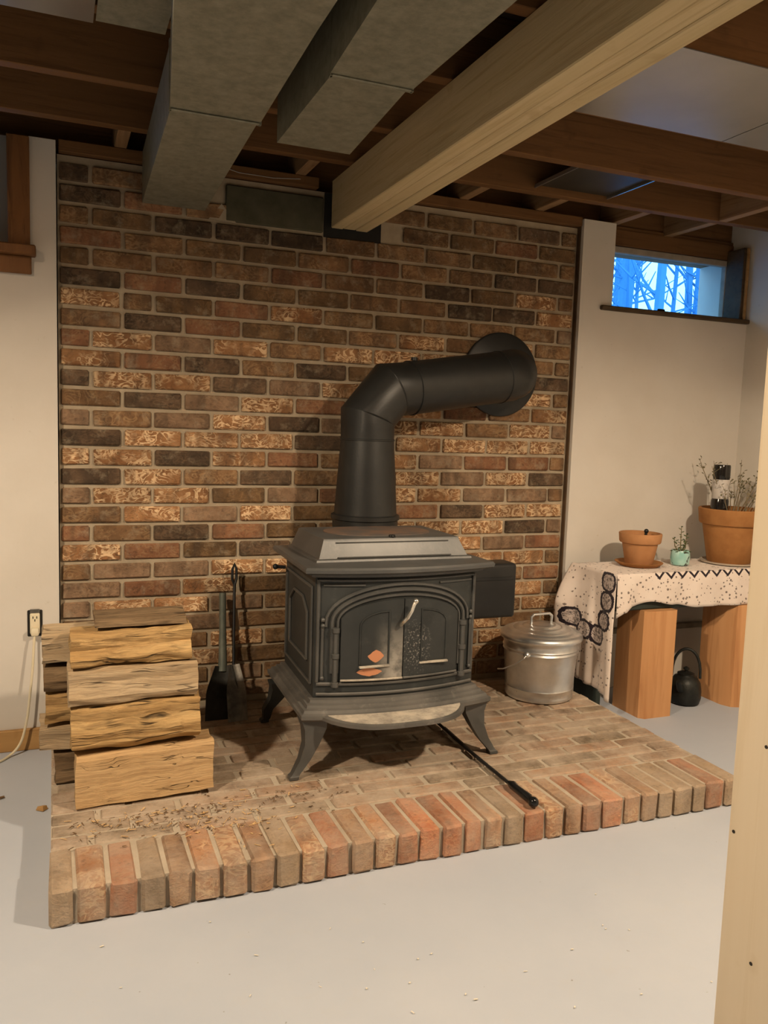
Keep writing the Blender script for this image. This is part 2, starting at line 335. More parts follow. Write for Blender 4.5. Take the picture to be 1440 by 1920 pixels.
# ------------------------------------------------------------------ hearth
FRONT = [-.005, .054, .127, .197, .261, .321, .39, .457, .523, .588, .655, .721, .786, .851, .915, .98, 1.047, 1.108, 1.172, 1.237, 1.307, 1.37, 1.432, 1.499, 1.579, 1.642, 1.703, 1.762, 1.834, 1.888, 1.961, 2.026]
HX0, HX1, HD = -.036, 1.990, 1.1536
he = thing('brick_hearth', ((HX0+HX1)/2, -.58, 0), 'low raised brick hearth with a front row of header bricks', 'hearth')
obj('mortar_bed', box(B(), HX0+.004, HX1-.004, -HD+.013, -.003, 0, HZ-.006), M_mortar_h, he, smooth=False)
HBM = {}
def hearth_brick(x0, x1, y0, y1, z0, z1, mats, bev, jit=.0018, tilt=.006):
    key = (round(x1-x0, 3), round(y1-y0, 3), rnd.randrange(3))
    if key not in HBM:
        rr = random.Random(len(HBM)+99); L, D, H_ = x1-x0, y1-y0, z1-z0
        bm = box(B(), -L/2, L/2, -D/2, D/2, -H_/2, H_/2, bev)
        for v in bm.verts: v.co += Vector((rr.uniform(-jit, jit), rr.uniform(-jit, jit), rr.uniform(-jit, jit)))
        me = finish(bm, 'brick', True, 30); me.materials.append(mats[0]); HBM[key] = me
    o = bpy.data.objects.new('brick', HBM[key]); COL.objects.link(o); o.parent = he
    o.location = Vector(((x0+x1)/2, (y0+y1)/2, (z0+z1)/2))-he.location
    o.rotation_euler = (rnd.uniform(-tilt, tilt)*.5, rnd.uniform(-tilt, tilt)*.5, rnd.uniform(-tilt, tilt))
    o.material_slots[0].link = 'OBJECT'; o.material_slots[0].material = rnd.choice(mats)
for a, b in zip(FRONT, FRONT[1:]):
    j = rnd.uniform(-.004, .003)
    hearth_brick(a-.036+.005, b-.036-.005, -HD+j, -HD+.196, .002, HZ+rnd.uniform(-.003, .002), HB, .006, .0024)
ROW = .0655; y = -HD+.205; kk = 0
while y < -.02:
    x = HX0 + (.0 if kk % 2 else -.10)+rnd.uniform(-.02, .02); y1 = min(y+ROW-.010, -.004)
    while x < HX1-.02:
        xa, xb = max(x, HX0+.001), min(x+.205, HX1-(.0 if kk % 2 else .008))
        if xb-xa > .03: hearth_brick(xa+.004, xb-.004, y, y1, .03, HZ+rnd.uniform(-.0025, .001), HBT, .004, .0014, .003)
        x += .213
    y += ROW; kk += 1
# wood chips and straw scattered on the hearth
def scatter(name, n, spots, mat_, label, cat, L=(.004, .022), zz=HZ):
    rr = random.Random(3); bm = B()
    for i in range(n):
        cx, cy, sx, sy = rr.choice(spots); x, y_ = rr.gauss(cx, sx), rr.gauss(cy, sy); l = rr.uniform(*L); wd = rr.uniform(.0006, .0016); a = rr.uniform(0, 3.14)
        if zz > .05 and not (HX0+.02 < x < HX1-.02 and -HD+.02 < y_ < -.02): continue
        M4 = Matrix.Translation((x, y_, zz+.0025+wd*.4)) @ Matrix.Rotation(a, 4, 'Z') @ Matrix.Rotation(rr.uniform(-.12, .12), 4, 'Y')
        v0 = len(bm.verts); vs0 = set(bm.verts); box(bm, -l/2, l/2, -wd, wd, -wd*.4, wd*.4)
        bmesh.ops.transform(bm, matrix=M4, verts=[v for v in bm.verts if v not in vs0])
    return tag(obj(name, bm, mat_, origin=(0.3, -.9, zz), smooth=False), label, cat, kind='stuff')
M_chip = wood_mat('wood_chip', (.62, .40, .18), (.7, .48, .24), (.3, .16, .07), (30, 30, 30), .8, .1)
M_chipd = wood_mat('bark_chip', (.12, .07, .035), (.2, .12, .06), (.06, .035, .02), (30, 30, 30), .9, .1)
scatter('wood_splinters', 130, [(.15, -.90, .12, .05), (.35, -.93, .1, .06), (.25, -.85, .2, .04), (.45, -.98, .06, .05)], M_chip, 'pale wood splinters strewn on hearth before the logs', 'wood chips')
scatter('bark_crumbs', 260, [(.15, -.90, .14, .05), (.35, -.92, .12, .06), (.2, -.86, .2, .03), (.6, -.85, .15, .05)], M_chipd, 'dark bark crumbs strewn on hearth before the logs', 'bark crumbs', (.004, .014))
scatter('paint_flakes', 60, [(.9, -1.75, .25, .15), (.4, -1.5, .4, .15), (.75, -2.0, .1, .06)], plain('pale_flake', (.75, .68, .55)), 'tiny pale flakes scattered on the grey floor', 'flakes', (.003, .009), 0)

# ------------------------------------------------------------------ wood stove
def iron_mat(name, c1, c2, wear, rough=.5):
    m = Mt(name, rough, .35, .45); v = m.co('Object')
    c = m.mix(m.ramp(m.noise(v, 7, 5), [(.35, 0.), (.7, 1.)]), c1, c2)
    c = m.mix(m.ramp(m.noise(v, 18, 6, .7), [(.58, 0.), (.8, .55)]), c, wear)
    m.col(c); m.bump(m.noise(v, 140, 3), .12, .002); return m
M_iron = iron_mat('cast_iron', (.032, .035, .034), (.048, .051, .049), (.10, .10, .094)).m
M_iron_top = iron_mat('cast_iron_top', (.085, .085, .082), (.12, .118, .112), (.17, .16, .145), .45).m
M_iron_dust = iron_mat('dusty_cast_iron', (.085, .082, .075), (.16, .15, .135), (.34, .31, .27), .65).m
M_bead = iron_mat('worn_iron_edges', (.075, .074, .07), (.11, .108, .10), (.2, .19, .17), .42).m
m = Mt('ash_covered_iron', .9, 0, .2); v = m.co('Object')
m.col(m.mix(m.ramp(m.noise(v, 22, 6, .7), [(.3, 0.), (.62, 1.)]), (.22, .2, .17), (.52, .46, .37))); m.bump(m.noise(v, 120, 4), .4, .003); M_ash = m.m
m = Mt('rusty_griddle', .6, .3, .35); v = m.co('Object')
m.col(m.mix(m.ramp(m.noise(v, 12, 5, .6), [(.35, 0.), (.65, 1.)]), (.115, .10, .09), (.20, .125, .085))); M_griddle = m.m
M_chrome = plain('bright_handle', (.75, .70, .60), (.6, .55, .47), 20, .25, .9)
M_blackm = plain('black_painted_metal', (.012, .012, .012), (.022, .021, .02), 8, .4, .2)
XC = .985
def fyb(x, hw=.2725, y0=-.697, bow=.045): return y0-bow*(1-min(1, abs((x-XC)/hw))**2)
def outline(o=0., hwf=.2725, hwb=.255, yf=-.697, yb=-.30, bow=.045, ob=None, n=14):
    ob = o if ob is None else ob; pts = []
    for i in range(n+1):
        x = XC-(hwf+o)+2*(hwf+o)*i/n; t = abs((x-XC)/(hwf+o))
        pts.append((x, yf-o-bow*(1-t*t)))
    return pts+[(XC+hwb+o, yb+ob), (XC-hwb-o, yb+ob)]
def ring(z, **k): return [(x, y, z) for x, y in outline(**k)]
st = thing('wood_stove', (XC, -.52, HZ), 'black cast iron wood stove with arched double doors on the brick hearth', 'stove')
obj('body', loft(B(), [ring(.306), ring(.700)]), M_iron, st, ang=30)
obj('skirt', loft(B(), [ring(z, o=o) for z, o in ((.322, .001), (.319, .012), (.310, .014), (.307, .024), (.299, .026), (.296, .037), (.288, .040), (.284, .049), (.272, .049), (.264, .042))]), M_iron_dust, st, ang=25)
obj('top_flange', loft(B(), [ring(z, o=o, ob=.02) for z, o in ((.695, .004), (.700, .016), (.706, .018), (.710, .034), (.716, .043), (.726, .045), (.732, .040))]), M_iron_top, st, ang=25)
def rect(z, xc, hw, y0, y1): return [(xc-hw, y0, z), (xc+hw, y0, z), (xc+hw, y1, z), (xc-hw, y1, z)]
hump = obj('top_hood', loft(B(), [rect(.730, .995, .268, -.655, -.315), rect(.738, .995, .266, -.652, -.316), rect(.741, .995, .256, -.643, -.318), rect(.790, .995, .236, -.617, -.328), rect(.7985, .995, .234, -.615, -.330), rect(.801, .995, .226, -.607, -.334)]), M_iron_top, st, ang=20)
bm = B(); box(bm, .80, 1.19, -.648, -.640, .7425, .7455); box(bm, .80, 1.19, -.622, -.615, .786, .789)
obj('hood_bead', bm, M_bead, hump)
bm = B(); loft(bm, [[(.995+hx*math.cos(a)*abs(math.cos(a))**-.35 if abs(math.cos(a)) > 1e-6 else .995, -.47+hy*math.sin(a), z) for a in [2*math.pi*(i+.5)/40 for i in range(40)]] for hx, hy, z in ((.185, .112, .8012), (.185, .112, .8035), (.178, .105, .805))])
obj('griddle', bm, M_griddle, hump)
obj('griddle_knob', ball(box(B(), .985, 1.005, -.612, -.600, .797, .808, .002), (.995, -.611, .803), .006), M_blackm, hump)
for sx in (-1, 1):
    for front in (1, 0):
        yt, yfot = (-.705, -.737) if front else (-.325, -.242); ft = .340 if front else .310
        secs = [(.262, .275, yt, .040, .030), (.235, .272, yt+(yfot-yt)*.15, .034, .026), (.19, .283, yt+(yfot-yt)*.45, .023, .020), (.145, .305, yt+(yfot-yt)*.72, .017, .015), (.105, ft-.006, yt+(yfot-yt)*.95, .012, .012), (.099, ft, yfot, .014, .014), (HZ+.001, ft+.001, yfot, .0145, .0145)]
        obj('leg', loft(B(), [[(XC+sx*(dx+ax*ca), yy+by*cb, z) for ca, cb in ((-1, -1), (1, -1), (1, 1), (-1, 1))] for z, dx, yy, ax, by in secs]), M_bead if front else M_iron, st, ang=25)
bm = B(); pts = []
for i in range(25):
    t = -1+2*i/24; pts.append((XC-.022+.242*t, -.752-.135*(1-abs(t)**3.2)**.8))
bot = [(x, y, .270) for x, y in pts]+[(XC+.22, -.735, .270), (XC-.264, -.735, .270)]
top = [(x, y, .281) for x, y in pts]+[(XC+.22, -.735, .281), (XC-.264, -.735, .281)]
tin = [(XC-.022+(x-XC+.022)*.965, y+.006, .2835) for x, y in pts]+[(XC+.21, -.735, .2835), (XC-.254, -.735, .2835)]
lip = obj('ash_lip', loft(B(), [bot, top, tin]), M_iron_dust, st, ang=25)
obj('ash_layer', loft(B(), [[(XC-.022+(x-XC+.022)*.985, y+.003, z) for i, (x, y, _) in enumerate(tin)] for z in (.2825, .2852)]), M_ash, lip)
obj('ash_pan', loft(B(), [rect(.262, .985, .20, -.66, -.38), rect(.205, .985, .19, -.65, -.39)]), M_blackm, st)
def P(x, z, off): return (x, fyb(x)-off, z)
def bead(path, rr, name='moulding', mat_=None, off=.003, par=st): return obj(name, tube(B(), [P(x, z, off) for x, z in path], rr, 6), mat_ or M_bead, par)
def arch(hw, z0, za, zb=.375, n=22):
    return [(XC-hw, zb)]+[(XC-hw*math.cos(math.pi*i/n), z0+(za-z0)*math.sin(math.pi*i/n)) for i in range(n+1)]+[(XC+hw, zb)]
sub = lambda a, b, n=10: [(a[0]+(b[0]-a[0])*i/n, a[1]+(b[1]-a[1])*i/n) for i in range(n+1)]
bead(sub((.722, .372), (.722, .690), 2), .006); bead(sub((1.248, .372), (1.248, .690), 2), .006)
bead(sub((.722, .688), (1.248, .688)), .005)
bead(sub((.720, .366), (1.25, .366)), .006, 'threshold', M_iron_dust)
bead(sub((.720, .334), (1.25, .334)), .005, 'lower_moulding', M_iron_dust)
bead([(x, z) for x, z in arch(.240, .560, .674, .545) if True], .0055)
bead(arch(.222, .560, .657, .40), .0065)
bead(arch(.205, .560, .640, .40), .0045)
bead(sub((.735, .672), (.86, .672), 4), .003); bead(sub((1.11, .672), (1.236, .672), 4), .003)
for x in (.735, 1.238):
    bead(sub((x, .388), (x, .545), 2), .0055, 'colonnette')
    for z in (.385, .548, .566): obj('bead_stud', ball(B(), P(x, z, .006), .0075, 8), M_bead, st)
for x in (.772, 1.203):
    h = bead(sub((x, .366), (x, .540), 2), .0085, 'hinge_pin', off=.010)
    for z in (.366, .455, .535): obj('hinge_knuckle', lathe(B(), P(x, z, .010), [(.010, -.008), (.0125, -.006), (.0125, .006), (.010, .008)], 10), M_bead, h)
# doors
def door_mat():
    m = iron_mat('door_iron_with_ash_and_rust', (.032, .035, .034), (.046, .048, .047), (.09, .088, .082), .5)
    p = m.n('SeparateXYZ', ins={0: m.co('World')}); px, pz = p, p.node.outputs[2]
    prev = m.b.inputs['Base Color'].links[0].from_socket
    n_ = m.noise(m.co('World'), 30, 5, .6)
    g = m.math('MULTIPLY', m.math('SMOOTH_MIN', m.math('MULTIPLY', m.math('SUBTRACT', px, .888), 16.), 1., .1), m.ramp(pz, [(.36, 1.), (.44, .85), (.53, .25), (.56, 0.)]))
    g = m.math('MULTIPLY', g, m.math('LESS_THAN', px, .983)); g = m.math('MULTIPLY', m.math('MAXIMUM', g, 0.), m.ramp(n_, [(.25, .2), (.55, .95)]))
    c = m.mix(g, prev, (.42, .385, .33))
    dR = m.math('MULTIPLY', m.ramp(m.noise(m.co('World'), 160, 2), [(.56, 0.), (.64, .8)]), m.ramp(m.n('VectorMath', 'Value', {0: m.n('VectorMath', ins={0: m.co('World'), 1: (1, 0, .6)}, operation='MULTIPLY'), 1: (1.03, 0, .285)}, operation='DISTANCE'), [(.02, 1.), (.06, 0.)]))
    c = m.mix(dR, c, (.32, .30, .27))
    for cx, cz, sx, sz in ((.877, .403, .043, .0155), (.897, .452, .028, .021)):
        e = m.math('ADD', m.math('POWER', m.math('ABSOLUTE', m.math('DIVIDE', m.math('SUBTRACT', px, cx), sx)), 1.3), m.math('POWER', m.math('ABSOLUTE', m.math('DIVIDE', m.math('SUBTRACT', pz, cz), sz)), 1.3))
        e = m.math('ADD', e, m.math('MULTIPLY', m.math('SUBTRACT', n_, .5), .7))
        c = m.mix(m.math('LESS_THAN', e, .9), c, (.60, .26, .13))
    m.col(c); return m.m
M_door = door_mat()
def door(x0, x1, left):
    bm = B(); n = 14; cols = []
    def zt(x): return .56+.068*math.sqrt(max(0, 1-((x-XC)/.200)**2))
    f_, b_ = [], []
    for i in range(n+1):
        x = x0+(x1-x0)*i/n
        f_.append([bm.verts.new(P(x, z, .009)) for z in (.376, zt(x))]); b_.append([bm.verts.new(P(x, z, -.002)) for z in (.376, zt(x))])
    for i in range(n):
        bm.faces.new((f_[i][0], f_[i+1][0], f_[i+1][1], f_[i][1])); bm.faces.new((f_[i][1], f_[i+1][1], b_[i+1][1], b_[i][1])); bm.faces.new((f_[i][0], b_[i][0], b_[i+1][0], f_[i+1][0]))
    bm.faces.new((f_[0][0], f_[0][1], b_[0][1], b_[0][0])); bm.faces.new((f_[n][0], b_[n][0], b_[n][1], f_[n][1]))
    d = obj('door', bm, M_door, st, ang=30)
    s = 1 if left else -1
    xi, xo = (.936, .846) if left else (1.046, 1.137)
    path = [(xi, .428), (xi, .592)]+[(xi-(xi-xo)*math.sin(a), .548+.044*math.cos(a)) for a in (.35, .7, 1.05, 1.4, 1.57)]+[(xo, .428)]
    obj('inner_moulding', tube(B(), [P(x, z, .010) for x, z in path], .003, 6), M_iron, d)
    bm = B(); box(bm, min(xi, xo)-.004, max(xi, xo)+.004, fyb((xi+xo)/2)-.018, fyb((xi+xo)/2)-.008, .418, .424, .001); obj('panel_ledge', bm, M_ash, d)
    bm = tube(B(), [P(x0+(x1-x0)*i/8, .379, .012) for i in range(9)], .0035, 6); obj('bottom_rail', bm, M_iron_dust if not left else M_ash, d)
    return d
dl = door(.788, .9835, True); dr = door(.9865, 1.182, False)
bm = tube(B(), [P(.972, .548, .016), P(.973, .562, .034), P(.982, .578, .045), P(.994, .598, .046), P(1.000, .616, .046), P(1.006, .626, .046)], [.006, .006, .0065, .006, .0065, .007], 8); ball(bm, P(1.006, .627, .046), .009)
obj('door_handle', bm, M_chrome, dr)
# side relief
def SP(t, z, off=.003): return (XC-.2725+.0175*t-off, -.697+.397*t, z)
for path in ([(.06, .36), (.06, .66), (.94, .66), (.94, .36), (.06, .36)], [(.2, .42), (.2, .57), (.35, .61), (.65, .61), (.8, .57), (.8, .42), (.2, .42)]):
    obj('side_moulding', tube(B(), [SP(t, z) for t, z in path], .005, 6), M_bead, st)
obj('side_shelf', box(B(), XC+.262, 1.592, -.405, -.300, .455, .662, .014, 3), M_blackm, st)
ss = st.children[-1]
bm = B(); box(bm, 1.30, 1.575, -.4075, -.4045, .60, .612, .001); obj('shelf_ridge', bm, M_blackm, ss)
obj('damper_knob', ball(tube(B(), [(XC-.27, -.34, .665), (XC-.30, -.34, .668)], .006, 8), (XC-.305, -.34, .668), .010), M_blackm, st)

# ------------------------------------------------------------------ stove pipe
M_pipe = iron_mat('matte_black_pipe', (.020, .020, .019), (.030, .030, .028), (.045, .044, .04), .42).m
pc = Vector((1.04, -.235, 0))
sp = thing('stove_pipe', (pc.x, pc.y, .79), 'matte black stovepipe rising from stove and bending into brick wall', 'stovepipe')
obj('collar', lathe(B(), pc, [(.120, .74), (.120, .815), (.126, .818), (.126, .832), (.118, .836)], 40), M_pipe, sp)
obj('tapered_pipe', lathe(B(), pc, [(.115, .836), (.097, 1.105)], 40), M_pipe, sp)
E_ = pc+Vector((0, 0, 1.272)); Wp = Vector((1.705, .0, 1.384)); Qp = Vector((1.615, -.150, 1.362)); D_ = (Qp-E_).normalized(); up = Vector((0, 0, 1)); a_ = .152
p0 = E_-up*a_; p3 = E_+D_*a_
pts = [p0]
for t in (.25, .75):
    # points of the gore polyline, tangent style
    q = p0.lerp(E_, t).lerp(E_.lerp(p3, t), t); c_ = (p0+p3)/2; pts.append(q+(q-c_).normalized()*.012)
pts.append(p3)
obj('elbow', tube(B(), [pc+up*1.105]+pts+[E_+D_*(a_+.02)], .0975, 40), M_pipe, sp, ang=20)
obj('horizontal_pipe', tube(B(), [E_+D_*(a_+.02), Qp], [.0985, .1005], 40), M_pipe, sp)
obj('wall_elbow', tube(B(), [Qp, Qp+D_*.05, Qp+D_*.085+Vector((.0, .022, .004)), Vector((1.725, -.072, Wp.z-.004)), Vector((1.728, -.016, Wp.z))], [.1005, .1005, .1, .1, .1], 40), M_pipe, sp, ang=50)
for p_, d_, rr in ((pc+up*1.105, up, .0995), (E_+D_*(a_+.022), D_, .1015), (Qp, D_, .1035)):
    obj('seam_ring', tube(B(), [p_-d_*.004, p_-d_*.002, p_+d_*.002, p_+d_*.004], [rr-.003, rr, rr, rr-.003], 40), M_pipe, sp)
for i in (1, 2):
    t_ = ((pts[i]-pts[i-1]).normalized()+(pts[i+1]-pts[i]).normalized()).normalized()
    obj('seam_ring', tube(B(), [pts[i]-t_*.003, pts[i], pts[i]+t_*.003], [.098, .1005, .098], 40), M_pipe, sp)
obj('wall_flange', tube(B(), [(Wp.x, -.018, Wp.z), (Wp.x, -.014, Wp.z), (Wp.x, -.003, Wp.z)], [.166, .172, .172], 48), M_pipe, sp)
k_ = E_+D_*.19+up*.1; obj('damper_screw', tube(B(), [k_, k_+up*.012], .012, 10), M_pipe, sp)

# ------------------------------------------------------------------ logs
def log_mat(name, c1, c2, dark, stain=.5, crack=.02):
    m = Mt(name, .85, 0, .2); v0 = m.co('Object', (1, 1, 1), 23.)
    w_ = m.n('VectorMath', ins={0: v0, 1: m.n('VectorMath', ins={0: m.n('TexNoise', 1, {'Vector': v0, 'Scale': 7., 'Detail': 2.}), 1: (.0, .035, .035)}, operation='MULTIPLY')}, operation='ADD')
    S = lambda k: m.n('VectorMath', ins={0: w_, 1: k}, operation='MULTIPLY')
    c = m.mix(m.ramp(m.noise(S((1.5, 12, 12)), 1.3, 6, .6), [(.35, 0.), (.65, 1.)]), c1, c2)
    fib = m.noise(S((5, 150, 150)), 1., 4, .7)
    c = m.mix(m.ramp(fib, [(.42, .0), (.7, .6)]), c, dark)
    n_ = m.noise(S((1.6, 17, 17)), 1.2, 3, .6, .4); ck = m.ramp(m.math('ABSOLUTE', m.math('SUBTRACT', n_, .5)), [(0., 1.), (crack*.3, .8), (crack, 0.)])
    ck = m.math('MULTIPLY', ck, m.ramp(m.noise(v0, 8, 2), [(.50, 0.), (.62, .9)]))
    st_ = m.ramp(m.noise(S((4, 10, 10)), 1.6, 6, .7), [(.55, 0.), (.80, stain)])
    c = m.mix(st_, c, dark); c = m.mix(ck, c, (.03, .02, .012))
    m.col(c); m.bump(m.math('SUBTRACT', m.math('ADD', m.math('MULTIPLY', fib, .5), n_), ck), .9, .006); return m.m
LW = {'tan': log_mat('split_wood_tan', (0.493, 0.317, 0.150), (0.563, 0.387, 0.202), (0.264, 0.158, 0.075), .5, .008),
      'grey': log_mat('split_wood_weathered', (0.405, 0.290, 0.167), (0.510, 0.396, 0.255), (0.194, 0.136, 0.084), .55, .025),
      'gold': log_mat('split_wood_golden', (0.405, 0.246, 0.097), (0.546, 0.370, 0.167), (0.150, 0.088, 0.040), .85, .03),
      'bark': log_mat('barky_wood', (0.176, 0.114, 0.062), (0.264, 0.180, 0.101), (0.062, 0.040, 0.022), .9, .04)}
def log(label, x0, x1, prof, kind, seed, tilt=0., wob=.006, bark=False):
    """prof: closed list of (y, z) in world; lofted along X with fibrous irregularity"""
    n = 26; m_ = len(prof); dense = []
    for i in range(m_):
        a, b = prof[i], prof[(i+1) % m_]
        for k in range(5): dense.append((a[0]+(b[0]-a[0])*k/5, a[1]+(b[1]-a[1])*k/5))
    cy = sum(p[0] for p in prof)/m_; cz = sum(p[1] for p in prof)/m_
    rings = []
    for i in range(n+1):
        t = i/n; x = x0+(x1-x0)*t; rg = []
        for j, (y, z) in enumerate(dense):
            nv = mn.noise(Vector((x*4+seed*3.1, y*16+seed, z*16)))*wob*1.3 + mn.noise(Vector((x*14+seed, y*60, z*60+seed)))*wob*.7
            d = Vector((y-cy, z-cz)); L = d.length or 1
            k = 1+nv/L
            xe = x+(mn.noise(Vector((y*20, z*20, seed+7)))*.006 if i in (0, n) else 0)
            rg.append((xe, cy+d.x*k, cz+d.y*k+tilt*(t-.5)))
        rings.append(rg)
    o = obj('firewood_log', loft(B(), rings), LW[kind], origin=((x0+x1)/2, cy, min(p[1] for p in prof)), ang=28)
    return tag(o, label, 'firewood', 'stacked split firewood')
log('tan flat-sawn split log at the bottom front of the woodpile', .030, .402, [(-.756, .098), (-.750, .226), (-.735, .236), (-.66, .238), (-.60, .17), (-.62, .096)], 'tan', 1, .012, .004)
log('golden split log with rounded bark underside, second from the bottom', .020, .364, [(-.722, .245), (-.750, .268), (-.752, .30), (-.738, .33), (-.745, .365), (-.70, .377), (-.60, .37), (-.61, .27), (-.68, .244)], 'gold', 2, .008, .009)
log('grey weathered split log with long straight grain, third from the bottom', .014, .356, [(-.742, .380), (-.754, .40), (-.744, .44), (-.748, .470), (-.67, .482), (-.59, .47), (-.60, .383)], 'grey', 3, .004, .007)
log('brown split log with ragged dark crack, top front of the woodpile', .020, .340, [(-.730, .484), (-.742, .505), (-.722, .53), (-.735, .560), (-.70, .572), (-.60, .565), (-.60, .486)], 'gold', 4, .016, .013)
log('dark barky wedge lying on the very top of the woodpile', .085, .335, [(-.69, .576), (-.66, .588), (-.58, .598), (-.50, .586), (-.52, .574)], 'bark', 5, .0, .010)
log('pale grey split log peeking out at the upper left of the woodpile', -.052, .30, [(-.575, .455), (-.572, .535), (-.50, .555), (-.44, .52), (-.45, .45)], 'grey', 6, .01, .005)
log('rough brown log behind front stack, just below the pale one', -.050, .30, [(-.560, .364), (-.575, .40), (-.56, .435), (-.50, .446), (-.43, .43), (-.44, .366)], 'bark', 7, 0, .012)
log('dark cracked log in the middle of the rear woodpile', -.045, .30, [(-.560, .270), (-.572, .31), (-.562, .352), (-.50, .358), (-.43, .35), (-.44, .272)], 'gold', 8, .0, .012)
log('grey log jutting left over the baseboard, low in rear woodpile', -.062, .28, [(-.560, .19), (-.565, .255), (-.50, .264), (-.43, .26), (-.44, .19)], 'grey', 9, 0, .006)
log('short shaded log at the bottom of the rear woodpile', -.022, .29, [(-.560, .095), (-.563, .176), (-.50, .184), (-.43, .18), (-.44, .095)], 'bark', 10, 0, .006)
tag(obj('bark_chip', loft(B(), [[(-.075, -.53, .002), (-.055, -.545, .002), (-.042, -.53, .002), (-.05, -.515, .002)], [(-.07, -.528, .012), (-.055, -.54, .016), (-.045, -.53, .013), (-.052, -.52, .010)]]), M_baseb, origin=(-.06, -.53, 0)), 'curled brown bark chip on the floor beside the hearth', 'bark chip')
tag(obj('wood_sliver', tube(B(), [(-.20, -.44, .005), (-.185, -.425, .006), (-.165, -.415, .005)], .004, 6), M_chipd, origin=(-.185, -.425, 0)), 'small dark wood sliver on the floor at the left edge', 'wood sliver')

# ------------------------------------------------------------------ hearth tools
def blade(bm, top, bot, w0, w1, depth, side):
    """scooped shovel blade between two points; side = direction across"""
    top, bot, side = Vector(top), Vector(bot), Vector(side).normalized(); ax = (bot-top).normalized(); nrm = ax.cross(side).normalized()
    if nrm.y > 0: nrm = -nrm
    rings = []
    for sgn in (0, .0022):
        pass
    n, m_ = 8, 6; A = []
    for i in range(n+1):
        t = i/n; wd = w0+(w1-w0)*min(1, t*2.2); row = []
        for j in range(m_+1):
            s_ = -1+2*j/m_; row.append(top+(bot-top)*t+side*wd*s_+nrm*depth*(abs(s_)**2.2)*(1-.35*t))
        A.append(row)
    F = [[bm.verts.new(p) for p in row] for row in A]; K = [[bm.verts.new(p-nrm*.0025) for p in row] for row in A]
    for i in range(n):
        for j in range(m_):
            bm.faces.new((F[i][j], F[i][j+1], F[i+1][j+1], F[i+1][j])); bm.faces.new((K[i][j], K[i+1][j], K[i+1][j+1], K[i][j+1]))
    rim = [(i, 0) for i in range(n+1)]+[(n, j) for j in range(1, m_+1)]+[(i, m_) for i in range(n-1, -1, -1)]+[(0, j) for j in range(m_-1, 0, -1)]
    for a, b in zip(rim, rim[1:]+rim[:1]): bm.faces.new((F[a[0]][a[1]], K[a[0]][a[1]], K[b[0]][b[1]], F[b[0]][b[1]]))
    return bm
M_oldmetal = plain('worn_grey_metal', (.10, .095, .085), (.24, .22, .19), 26, .5, .7, .2, 80)
M_greenm = plain('green_grey_handle', (.10, .115, .095), (.15, .16, .13), 20, .55, .3)
t = thing('ash_shovel', (.53, -.19, HZ), 'black ash shovel with grey-green handle leaning on the brick wall', 'shovel')
obj('handle', tube(B(), [(.556, -.055, .525), (.552, -.085, .40), (.548, -.115, .285), (.545, -.125, .25)], [.013, .013, .016, .018], 10), M_greenm, t)
obj('blade', blade(B(), (.545, -.125, .27), (.528, -.195, .094), .030, .058, .022, (1, 0, 0)), plain('sooty_metal', (.018, .017, .015), (.05, .047, .04), 18, .6, .4), t)
t = thing('fire_shovel', (.575, -.20, HZ), 'narrow grey metal fire shovel with twisted black loop handle', 'shovel')
bm = tube(B(), [(.585, -.13, .26), (.592, -.09, .40), (.598, -.06, .52), (.600, -.052, .555)], .0055, 8)
tube(bm, [(.600, -.052, .552), (.592, -.047, .575), (.594, -.042, .61), (.602, -.040, .628), (.609, -.042, .61), (.608, -.047, .575), (.600, -.052, .552)], .005, 8)
obj('handle', bm, M_blackm, t)
obj('blade', blade(B(), (.585, -.135, .275), (.583, -.225, .094), .018, .036, .010, (1, .1, 0)), M_oldmetal, t)
t = thing('fire_poker', (1.245, -.75, HZ), 'long black fire poker lying on hearth, tip under the stove', 'poker')
obj('rod', tube(B(), [(1.26, -.43, HZ+.010), (1.247, -.7, HZ+.011), (1.243, -1.0, HZ+.013)], .0055, 8), M_blackm, t)
obj('hanging_rod', tube(B(), [(1.268, -.50, HZ+.007), (1.256, -.75, HZ+.007), (1.250, -1.0, HZ+.009)], .003, 6), M_blackm, t)
bm = tube(B(), [(1.243, -.99, HZ+.014), (1.243, -1.01, HZ+.016), (1.242, -1.03, HZ+.016), (1.242, -1.10, HZ+.017), (1.241, -1.115, HZ+.017)], [.008, .013, .011, .013, .008], 12); ball(bm, (1.241, -1.128, HZ+.017), .0155, 14)
obj('grip', bm, plain('glossy_black', (.01, .01, .01), None, rough=.15), t)

# ------------------------------------------------------------------ galvanised bin
m = Mt('galvanised_steel', .33, .9, .5); v = m.co('Object')
m.col(m.mix(m.ramp(m.noise(v, 16, 4), [(.35, 0.), (.65, 1.)]), (.62, .62, .61), (.76, .76, .75))); m.set('Roughness', m.ramp(m.noise(v, 9, 4), [(.3, .26), (.7, .42)])); M_galv = m.m
bc = Vector((1.81, -.255, HZ))
t = thing('metal_bin', bc, 'small galvanised steel bin with ringed lid on the hearth', 'bin')
rad = lambda z: .132+.020*z/.255
prof = [(.126, .001), (.134, .003), (.136, .010), (.133, .016), (rad(.04), .040), (rad(.045)+.003, .046), (rad(.05), .052)]
prof += [(rad(z), z) for z in (.10, .15, .185)]+[(rad(.192)+.004, .192), (rad(.20), .199), (rad(.206)+.004, .206), (rad(.214), .213), (rad(.24), .24), (rad(.25)+.004, .25), (rad(.25), .254)]
obj('body', lathe(B(), bc, prof, 48), M_galv, t, ang=50)
